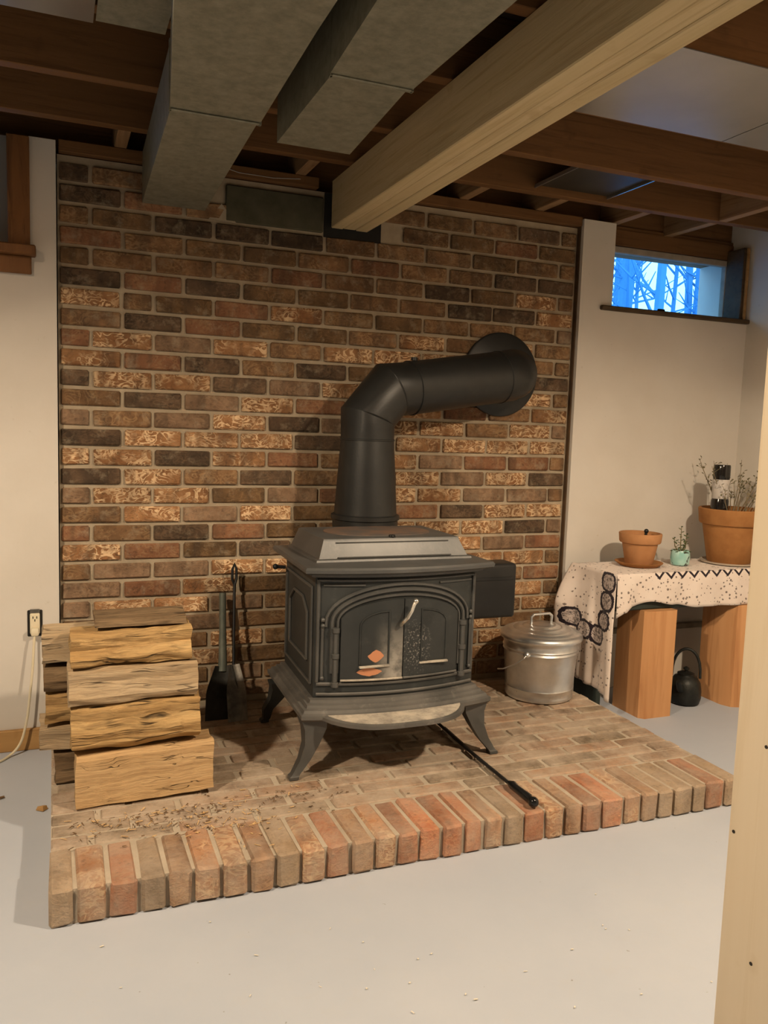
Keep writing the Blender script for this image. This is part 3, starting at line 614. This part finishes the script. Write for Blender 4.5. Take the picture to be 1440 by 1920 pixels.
lid = obj('lid', lathe(B(), bc, [(.150, .242), (.163, .240), (.166, .246), (.164, .256), (.157, .262), (.150, .267), (.140, .268), (.136, .273), (.118, .278), (.114, .276), (.100, .284), (.082, .287), (.078, .285), (.066, .291), (.05, .294), (.046, .291), (.03, .294), (.004, .295)], 48), M_galv, t, ang=50)
obj('lid_handle', tube(B(), [bc+Vector((-.048, .0, .290)), bc+Vector((-.050, 0, .322)), bc+Vector((-.038, .002, .332)), bc+Vector((.038, .006, .332)), bc+Vector((.050, .006, .322)), bc+Vector((.048, .006, .290))], .0055, 8), M_galv, lid)
for s in (-1, 1):
    d = Vector((-.80, -.60, 0)).normalized()*s; c_ = bc+d*.150+Vector((0, 0, .195))
    e = obj('handle_ear', ball(B(), c_, .014), M_galv, t)
    if s == 1: obj('bail_wire', tube(B(), [c_, c_+Vector((-.025, -.02, -.005)), c_+Vector((-.055, -.005, -.03)), c_+Vector((-.085, .03, -.055)), c_+Vector((-.08, .08, -.07))], .0025, 6), M_galv, t)

# ------------------------------------------------------------------ bench, cloth, plants
M_green = plain('dark_green_paint', (.018, .026, .022), (.028, .038, .032), 9, .6)
TX0, TX1, TY0, TY1, TZ = 2.058, 2.96, -.395, -.115, .600
t = thing('low_bench', (2.5, -.25, 0), 'dark green low bench under the patterned cloth by the white wall', 'bench')
obj('top', box(B(), TX0+.003, TX1, TY0+.006, TY1, .447, TZ-.003, .006), M_green, t)
obj('end_panel', box(B(), TX0+.014, TX0+.04, TY0+.11, TY1-.01, 0, .4465, .003), M_green, t)
M_blk = wood_mat('orange_fir_block', (.50, .25, .105), (.58, .31, .14), (.40, .18, .07), (10, 10, .7), .65, .12, False)
def block(label, x0, x1, y0, y1, h, ch):
    pts = [(x0+ch, y0), (x1-.006, y0), (x1, y0+.006), (x1, y1), (x0, y1), (x0, y0+ch)]
    if ch > .02: pts = [(x0+ch, y0), (x1-.006, y0), (x1, y0+.006), (x1, y1), (x0, y1), (x0, y0+ch), (x0+ch*.3, y0+ch*.3)]
    o = obj('timber_block', loft(B(), [[(x, y, z) for x, y in pts] for z in (0, h)]), M_blk, origin=((x0+x1)/2, (y0+y1)/2, 0), ang=25)
    return tag(o, label, 'timber block', 'timber blocks under the bench')
block('squared orange timber block under left end of bench beside the hearth', 2.195, 2.350, -.425, -.240, .4465, .020)
block('squared orange timber block under bench, half hidden by the post', 2.665, 2.86, -.43, -.23, .4465, .06)
MED = [(-.352, .556), (-.349, .477), (-.338, .395), (-.296, .327), (-.222, .335), (-.160, .372)]
def cloth_mat():
    m = Mt('printed_cotton', .95, 0, .1); uv = m.n('TexCoord', 'UV'); s = m.n('SeparateXYZ', ins={0: uv}); U, V = s, s.node.outputs[1]
    c = m.mix(m.ramp(m.noise(uv, 12, 3), [(.3, 0.), (.7, 1.)]), (.66, .56, .49), (.72, .63, .56))
    vo = m.t.nodes.new('ShaderNodeTexVoronoi'); vo.inputs['Scale'].default_value = 66; m.put(vo.inputs['Vector'], uv)
    rnd_ = m.n('SeparateColor', ins={0: vo.outputs['Color']})
    fl = m.math('LESS_THAN', m.math('ADD', vo.outputs['Distance'], m.math('MULTIPLY', m.math('SUBTRACT', m.noise(uv, 160, 2), .5), .5)), m.math('MULTIPLY', rnd_, .36))
    c = m.mix(m.math('MULTIPLY', fl, .85), c, (.10, .07, .06))
    dmin = None; INK = (.022, .015, .02)
    for v0, z0 in MED:
        u0 = TX0-(TZ-z0)
        d = m.math('POWER', m.math('ADD', m.math('POWER', m.math('DIVIDE', m.math('ABSOLUTE', m.math('SUBTRACT', U, u0)), .041), 2.6), m.math('POWER', m.math('DIVIDE', m.math('ABSOLUTE', m.math('SUBTRACT', V, v0)), .045), 2.6)), .385)
        dmin = d if dmin is None else m.math('MINIMUM', dmin, d)
    left = m.math('LESS_THAN', U, TX0-.002)
    n_ = m.math('MULTIPLY', m.math('SUBTRACT', m.noise(uv, 70, 2), .5), .3); dd = m.math('ADD', dmin, n_)
    ring_ = m.math('MULTIPLY', m.math('GREATER_THAN', dd, .76), m.math('LESS_THAN', dd, 1.03))
    inner = m.math('MULTIPLY', m.math('LESS_THAN', dd, .72), m.ramp(m.noise(uv, 95, 2, .5, 1.), [(.5, 0.), (.56, .75)]))
    c = m.mix(m.math('MULTIPLY', left, m.math('LESS_THAN', dd, .9)), c, m.mix(inner, (.50, .42, .38), INK))
    c = m.mix(m.math('MULTIPLY', left, ring_), c, INK)
    # zig-zag along the front edge
    tri = m.math('PINGPONG', m.math('SUBTRACT', U, 2.2), .030)
    zz = m.math('ABSOLUTE', m.math('SUBTRACT', m.math('SUBTRACT', V, TY0-.026), tri))
    band = m.math('MULTIPLY', m.math('LESS_THAN', zz, .0065), m.math('GREATER_THAN', U, 2.24))
    c = m.mix(band, c, INK)
    m.col(c); m.bump(m.noise(uv, 400, 2), .15, .001)
    m.set('Sheen Weight', .2); return m.m
M_cloth = cloth_mat()
bm = B(); uvl = bm.loops.layers.uv.new('UVMap'); UVD = {}
def sheet(fn, na, nb):
    G = [[None]*(nb+1) for _ in range(na+1)]
    for i in range(na+1):
        for j in range(nb+1):
            p, uv = fn(i/na, j/nb); v = bm.verts.new(p); G[i][j] = v; UVD[v] = uv
    for i in range(na):
        for j in range(nb): bm.faces.new((G[i][j], G[i+1][j], G[i+1][j+1], G[i][j+1]))
def lerp_tab(x, tab):
    for (a, fa), (b, fb) in zip(tab, tab[1:]):
        if x <= b: k = max(0, (x-a)/(b-a)); k = k*k*(3-2*k); return fa+(fb-fa)*k
    return tab[-1][1]
CX0, CY0, CY1 = TX0-.004, TY0-.004, TY1
sheet(lambda a, b: ((CX0+(TX1-CX0)*a, CY0+(CY1-CY0)*b, TZ+.0005+.0015*mn.noise(Vector((a*14, b*6, 1)))), (CX0+(TX1-CX0)*a, CY0+(CY1-CY0)*b)), 40, 14)
HEM = [(2.05, .425), (2.09, .445), (2.13, .470), (2.22, .486), (2.34, .468), (2.46, .452), (2.65, .450), (3., .445)]
def frontd(a, b):
    x = CX0+(TX1-CX0)*a; s = b*(TZ-lerp_tab(x, HEM)); y = CY0-.004*b-.010*b*(math.sin(x*31)+.6*math.sin(x*57+1))*.6-.012*math.sin(min(1, b*3)*1.57)*.4
    return (x, y, TZ-s+.0005-.001*b), (x, CY0-s)
sheet(frontd, 60, 12)
LHEM = [(-.40, .080), (-.375, .082), (-.36, .10), (-.30, .108), (-.20, .118), (-.11, .125)]
def leftd(a, b):
    y = CY0+(CY1+.02-CY0)*a; s = b*(TZ-lerp_tab(y, LHEM)); k = min(1, b*2.5)
    fold = .014*math.sin((y+.40)*46)*k + .008*math.sin((y+.4)*90+1)*k*b
    flap = max(0, (y+.235)/.14); flap = flap*flap*(3-2*flap) if flap < 1 else 1
    x = CX0-.004*k-fold-.075*flap*math.sin(min(1, b*2.2)*1.57)*(1-.55*b)
    x = min(x, CX0-.001)
    return (x, y+.01*flap*k-.012*b*(1-a), TZ-s+.0005), (CX0-s, y)
sheet(leftd, 48, 30)
bmesh.ops.remove_doubles(bm, verts=bm.verts, dist=.0012)
for f_ in bm.faces:
    for lp in f_.loops:
        lp[uvl].uv = UVD.get(lp.vert, (0, 0))
bmesh.ops.solidify(bm, geom=bm.faces, thickness=-.0012) if False else None
clo = tag(obj('tablecloth', bm, M_cloth, origin=(2.5, -.25, TZ), ang=60), 'cream tablecloth printed with black floral medallions draped over the bench', 'tablecloth')
sm = clo.modifiers.new('thickness', 'SOLIDIFY'); sm.thickness = .0014; sm.offset = 1
TT = TZ+.003
def terracotta(name, c1, c2):
    m = Mt(name, .85, 0, .25); v = m.co('Object')
    c = m.mix(m.ramp(m.noise(v, 16, 5, .6), [(.3, 0.), (.7, 1.)]), c1, c2); m.col(c); m.bump(m.noise(v, 120, 3), .15, .002); return m.m
M_terra = terracotta('terracotta', (.36, .165, .065), (.43, .21, .09)); M_terrad = terracotta('dark_terracotta', (.27, .115, .035), (.36, .165, .055))
M_soil = plain('potting_soil', (.035, .025, .018), (.07, .05, .035), 60, .95, 0, .8, 120, .006)
c0 = Vector((2.290, -.235, TT))
sc = tag(obj('saucer', lathe(B(), c0, [(.080, 0), (.097, .012), (.100, .016), (.094, .017), (.080, .008), (.004, .007)], 36), M_terrad, origin=c0), 'round terracotta saucer under the smaller flowerpot', 'saucer')
c1 = c0+Vector((0, 0, .0085))
t = thing('flowerpot', c1, 'small terracotta flowerpot with bare soil standing on a saucer', 'flowerpot')
obj('pot', lathe(B(), c1, [(.056, 0), (.058, .003), (.074, .088), (.083, .090), (.086, .095), (.089, .128), (.087, .131), (.080, .131), (.077, .112), (.004, .110)], 36), M_terra, t, ang=40)
obj('soil', lathe(B(), c1, [(.076, .1105), (.06, .115), (.003, .116)], 24), M_soil, t)
obj('dry_bulb', ball(tube(B(), [c1+Vector((.01, -.02, .112)), c1+Vector((.012, -.02, .135))], .006, 8), c1+Vector((.013, -.02, .140)), .010), M_blackm, t)
# turquoise succulent pot
c2 = Vector((2.488, -.26, TT))
m = Mt('crackled_turquoise_glaze', .3, 0, .5); v = m.co('Object')
m.col(m.mix(m.ramp(m.noise(v, 28, 3, .5, 1.5), [(.58, 0.), (.63, 1.)]), m.mix(m.ramp(m.noise(v, 20, 2), [(.35, 0.), (.65, 1.)]), (.24, .47, .42), (.42, .62, .56)), (.03, .035, .03))); M_turq = m.m
t = thing('succulent_pot', c2, 'tiny turquoise pot with a spindly green succulent', 'potted plant')
obj('pot', lathe(B(), c2, [(.034, 0), (.038, .004), (.041, .03), (.039, .056), (.036, .064), (.033, .064), (.031, .055), (.003, .054)], 28), M_turq, t)
M_leaf = plain('succulent_leaf', (.055, .085, .035), (.10, .13, .05), 30, .5); M_stem = plain('succulent_stem', (.12, .10, .045), (.16, .13, .06), 30, .8)
rr = random.Random(11)
def leafm(bm, p, d, L, w_):
    d = Vector(d).normalized(); s = d.cross(Vector((rr.uniform(-.4, .4), rr.uniform(-.4, .4), 1))).normalized(); n_ = s.cross(d)
    rg = [(0, .25), (.35, 1), (.7, .85), (1, .08)]
    loft(bm, [[p+d*L*t_+s*w_*k*math.cos(a)+n_*w_*.35*k*math.sin(a) for a in [i*math.pi/3 for i in range(6)]] for t_, k in rg])
for tip in ((-.012, -.01, .165), (.032, .004, .13), (-.028, .012, .115), (.010, -.02, .10)):
    p0_ = c2+Vector((tip[0]*.2, tip[1]*.2, .054)); p1_ = c2+Vector(tip); md = p0_.lerp(p1_, .55)+Vector((tip[0]*.2, tip[1]*.2, -.008))
    s_ = obj('stem', tube(B(), [p0_, md, p1_], [.0028, .0022, .0014], 6), M_stem, t)
    for k in range(8):
        q = p0_.lerp(p1_, .25+.75*k/7); a = k*2.4
        bm = B(); leafm(bm, q, (math.cos(a), math.sin(a), .45), .014+.004*rr.random(), .0045); obj('leaf', bm, M_leaf, s_)
for k in range(7):
    a = k*.9; bm = B(); leafm(bm, c2+Vector((.02*math.cos(a), .02*math.sin(a), .058)), (math.cos(a), math.sin(a), .12), .026, .009); obj('leaf', bm, M_leaf, t)
# large pot with dead plant
c3 = Vector((2.785, -.235, TT))
t = thing('large_flowerpot', c3, 'large terracotta flowerpot holding a dried plant and black bottle', 'flowerpot')
obj('pot', lathe(B(), c3, [(.088, 0), (.092, .004), (.121, .168), (.132, .171), (.136, .177), (.142, .236), (.139, .240), (.130, .240), (.126, .212), (.004, .210)], 44), M_terrad, t, ang=40)
obj('soil', lathe(B(), c3, [(.125, .2105), (.1, .216), (.003, .218)], 28), M_soil, t)
M_twig = plain('dry_twig', (.16, .12, .07), (.22, .17, .10), 30, .9); M_dry = plain('dry_leaf', (.13, .115, .06), (.2, .17, .09), 30, .9)
for k in range(24):
    a = rr.uniform(0, 6.28); b_ = rr.uniform(.03, .10); p0_ = c3+Vector((b_*math.cos(a), b_*math.sin(a)*.8, .214)); ln = rr.uniform(.10, .25); lean = rr.uniform(.15, .75)
    p1_ = p0_+Vector((math.cos(a)*lean*ln, math.sin(a)*lean*ln*.5, ln)); p1_.y = min(p1_.y, -.06); md = p0_.lerp(p1_, .5)+Vector((rr.uniform(-.01, .01), 0, 0))
    s_ = obj('twig', tube(B(), [p0_, md, p1_], [.0022, .0017, .0009], 5), M_twig, t)
    for j in range(4):
        q = md.lerp(p1_, rr.random()); e = q+Vector((rr.uniform(-.03, .03), rr.uniform(-.015, .015), rr.uniform(.008, .03))); e.y = min(e.y, -.055)
        bm = tube(B(), [q, e], [.001, .0006], 4); leafm(bm, e, (rr.uniform(-1, 1), rr.uniform(-1, .3), .4), .013, .0045); leafm(bm, q, (rr.uniform(-1, 1), rr.uniform(-1, .3), .4), .012, .004)
        obj('sprig', bm, M_dry, s_)
c4 = Vector((2.690, -.255, TT+.222))
t = thing('dark_bottle', c4, 'black glass bottle with pale label standing in the large flowerpot', 'bottle')
M_bglass = plain('black_glass', (.008, .007, .006), (.015, .012, .01), 10, .12, 0, spec=.5)
obj('glass', lathe(B(), c4, [(.030, 0), (.036, .006), (.037, .03), (.0365, .055), (.034, .062), (.034, .150), (.0355, .156), (.0355, .205), (.033, .212), (.003, .213)], 32), M_bglass, t, ang=40)
m = Mt('pale_label', .6); v = m.co('Object', (1, 1, .6)); m.col(m.mix(m.ramp(m.noise(v, 40, 2, .5, 2.), [(.57, 0.), (.66, .6)]), (.46, .42, .38), (.2, .17, .15)))
obj('label', lathe(B(), c4, [(.0345, .064), (.0352, .065), (.0352, .147), (.0345, .148)], 32), m.m, t)
sc2 = tag(obj('clear_saucer', lathe(B(), c3+Vector((-.02, -.02, -.002)), [(.085, 0), (.118, .004), (.122, .012), (.119, .012), (.112, .006), (.084, .003)], 40), plain('clear_plastic', (.45, .38, .3), None, rough=.1, spec=.6), origin=c3), 'shiny shallow saucer under the large flowerpot', 'saucer')
# cast iron kettle under the bench
kc = Vector((2.525, -.305, 0))
M_kett = plain('cast_iron_kettle', (.012, .013, .012), (.024, .025, .022), 20, .45, .3, .4, 140, .002)
t = thing('iron_kettle', kc, 'black cast iron kettle with arched handle on floor under the bench', 'kettle')
obj('body', lathe(B(), kc, [(.050, .002), (.062, .006), (.068, .03), (.068, .06), (.062, .095), (.048, .118), (.036, .124), (.034, .128)], 36), M_kett, t)
ld = obj('lid', lathe(B(), kc, [(.036, .1285), (.036, .133), (.024, .138), (.003, .140)], 24), M_kett, t)
obj('lid_knob', lathe(B(), kc, [(.006, .139), (.006, .145), (.013, .150), (.013, .156), (.004, .162)], 14), M_kett, ld)
obj('spout', tube(B(), [kc+Vector((-.05, -.03, .075)), kc+Vector((-.072, -.043, .098)), kc+Vector((-.083, -.05, .118))], [.018, .013, .010], 12), M_kett, t)
obj('handle', tube(B(), [kc+Vector((math.cos(a)*.058*.73, -math.cos(a)*.058*.68, .115+.125*math.sin(a)**.75)) for a in [math.pi*(i+.01)/14.02 for i in range(15)]], .0062, 10), M_kett, t)

# ------------------------------------------------------------------ outlet and cord
M_ivory = plain('ivory_plastic', (.66, .58, .40), (.7, .62, .45), 20, .5)
t = thing('wall_outlet', (-.082, WY, .445), 'ivory duplex outlet in a dark uncovered box on the white wall', 'outlet')
obj('box_opening', box(B(), -.106, -.058, WY-.004, WY+.01, .398, .490, .003), M_black, t)
obj('metal_tab', box(B(), -.098, -.066, WY-.008, WY-.004, .478, .494, .002), M_oldmetal, t)
rc = obj('receptacle', box(B(), -.098, -.066, WY-.012, WY-.003, .408, .480, .004, 2), M_ivory, t)
for dx, dz in ((-.006, .466), (.006, .466), (0, .456)): obj('slot', box(B(), -.082+dx-.0014, -.082+dx+.0014, WY-.0128, WY-.0115, dz-.004, dz+.004), M_black, rc)
t = thing('power_cord', (-.10, -.08, 0), 'ivory power cord hanging from outlet to the floor at left', 'power cord')
obj('plug', box(B(), -.095, -.069, WY-.036, WY-.0125, .405, .432, .006, 2), M_ivory, t)
def smooth_path(pts, k=6):
    P_ = [Vector(p) for p in pts]; out = []
    for i in range(len(P_)-1):
        a, b, c, d = P_[max(i-1, 0)], P_[i], P_[i+1], P_[min(i+2, len(P_)-1)]
        for j in range(k):
            s = j/k; out.append(.5*((2*b)+(c-a)*s+(2*a-5*b+4*c-d)*s*s+(3*b-a-3*c+d)*s**3))
    return out+[P_[-1]]
obj('cable', tube(B(), smooth_path([(-.083, WY-.028, .408), (-.086, WY-.034, .37), (-.090, WY-.042, .30), (-.100, WY-.047, .20), (-.110, WY-.05, .12), (-.130, WY-.055, .045), (-.165, -.098, .008), (-.22, -.15, .005), (-.4, -.2, .005), (-.8, -.25, .005)]), .0042, 8), M_ivory, t)

# ------------------------------------------------------------------ outside the windows
M_hill = plain('dusky_blue_undergrowth', (.10, .30, .52), (.12, .34, .58), 1.2, 1.)
M_tree = plain('dusky_blue_bark', (.09, .27, .47), (.11, .31, .54), 3, 1.)
bm = B(); n = 24
G = [[bm.verts.new((-6+30*i/n, .9+22*j/n, .75+(.215*22*j/n)+.35*mn.noise(Vector((i*.7, j*.7, 3)))*min(1, j/3))) for j in range(n+1)] for i in range(n+1)]
for i in range(n):
    for j in range(n): bm.faces.new((G[i][j], G[i+1][j], G[i+1][j+1], G[i][j+1]))
tag(obj('hillside', bm, M_hill, origin=(6, 4, 0), ang=180), 'blue dusky hillside seen through the small basement window', 'hillside')
rt = random.Random(21)
for k in range(24):
    y = rt.uniform(4, 15); x = 2.6*(y+3.04)/3.14+rt.uniform(-1.4, 1.6)*(y+3)/6; zb = .75+.215*(y-.9)-.3
    bm = B(); h = rt.uniform(4, 7); r0 = rt.uniform(.04, .10); lx = rt.uniform(-.6, .6)
    tube(bm, [(x, y, zb), (x+lx*.3, y, zb+h*.5), (x+lx, y, zb+h)], [r0, r0*.75, r0*.3], 6)
    for j in range(26):
        t_ = rt.uniform(.15, 1); p = Vector((x+lx*t_*.8, y, zb+h*t_)); a = rt.uniform(0, 6.28); L = rt.uniform(.3, 1.1)
        e = p+Vector((math.cos(a)*L, math.sin(a)*L*.5, L*rt.uniform(.2, .9))); md = p.lerp(e, .5)+Vector((0, 0, -.05))
        tube(bm, [p, md, e], [.022, .016, .006], 4)
        tube(bm, [md, md+Vector((rt.uniform(-.3, .3), rt.uniform(-.2, .2), rt.uniform(.0, .4)))], [.012, .005], 4)
    tag(obj('bare_tree', bm, M_tree, origin=(x, y, zb)), 'bare blue-tinted tree outside the small basement window', 'tree', 'trees outside the basement window')
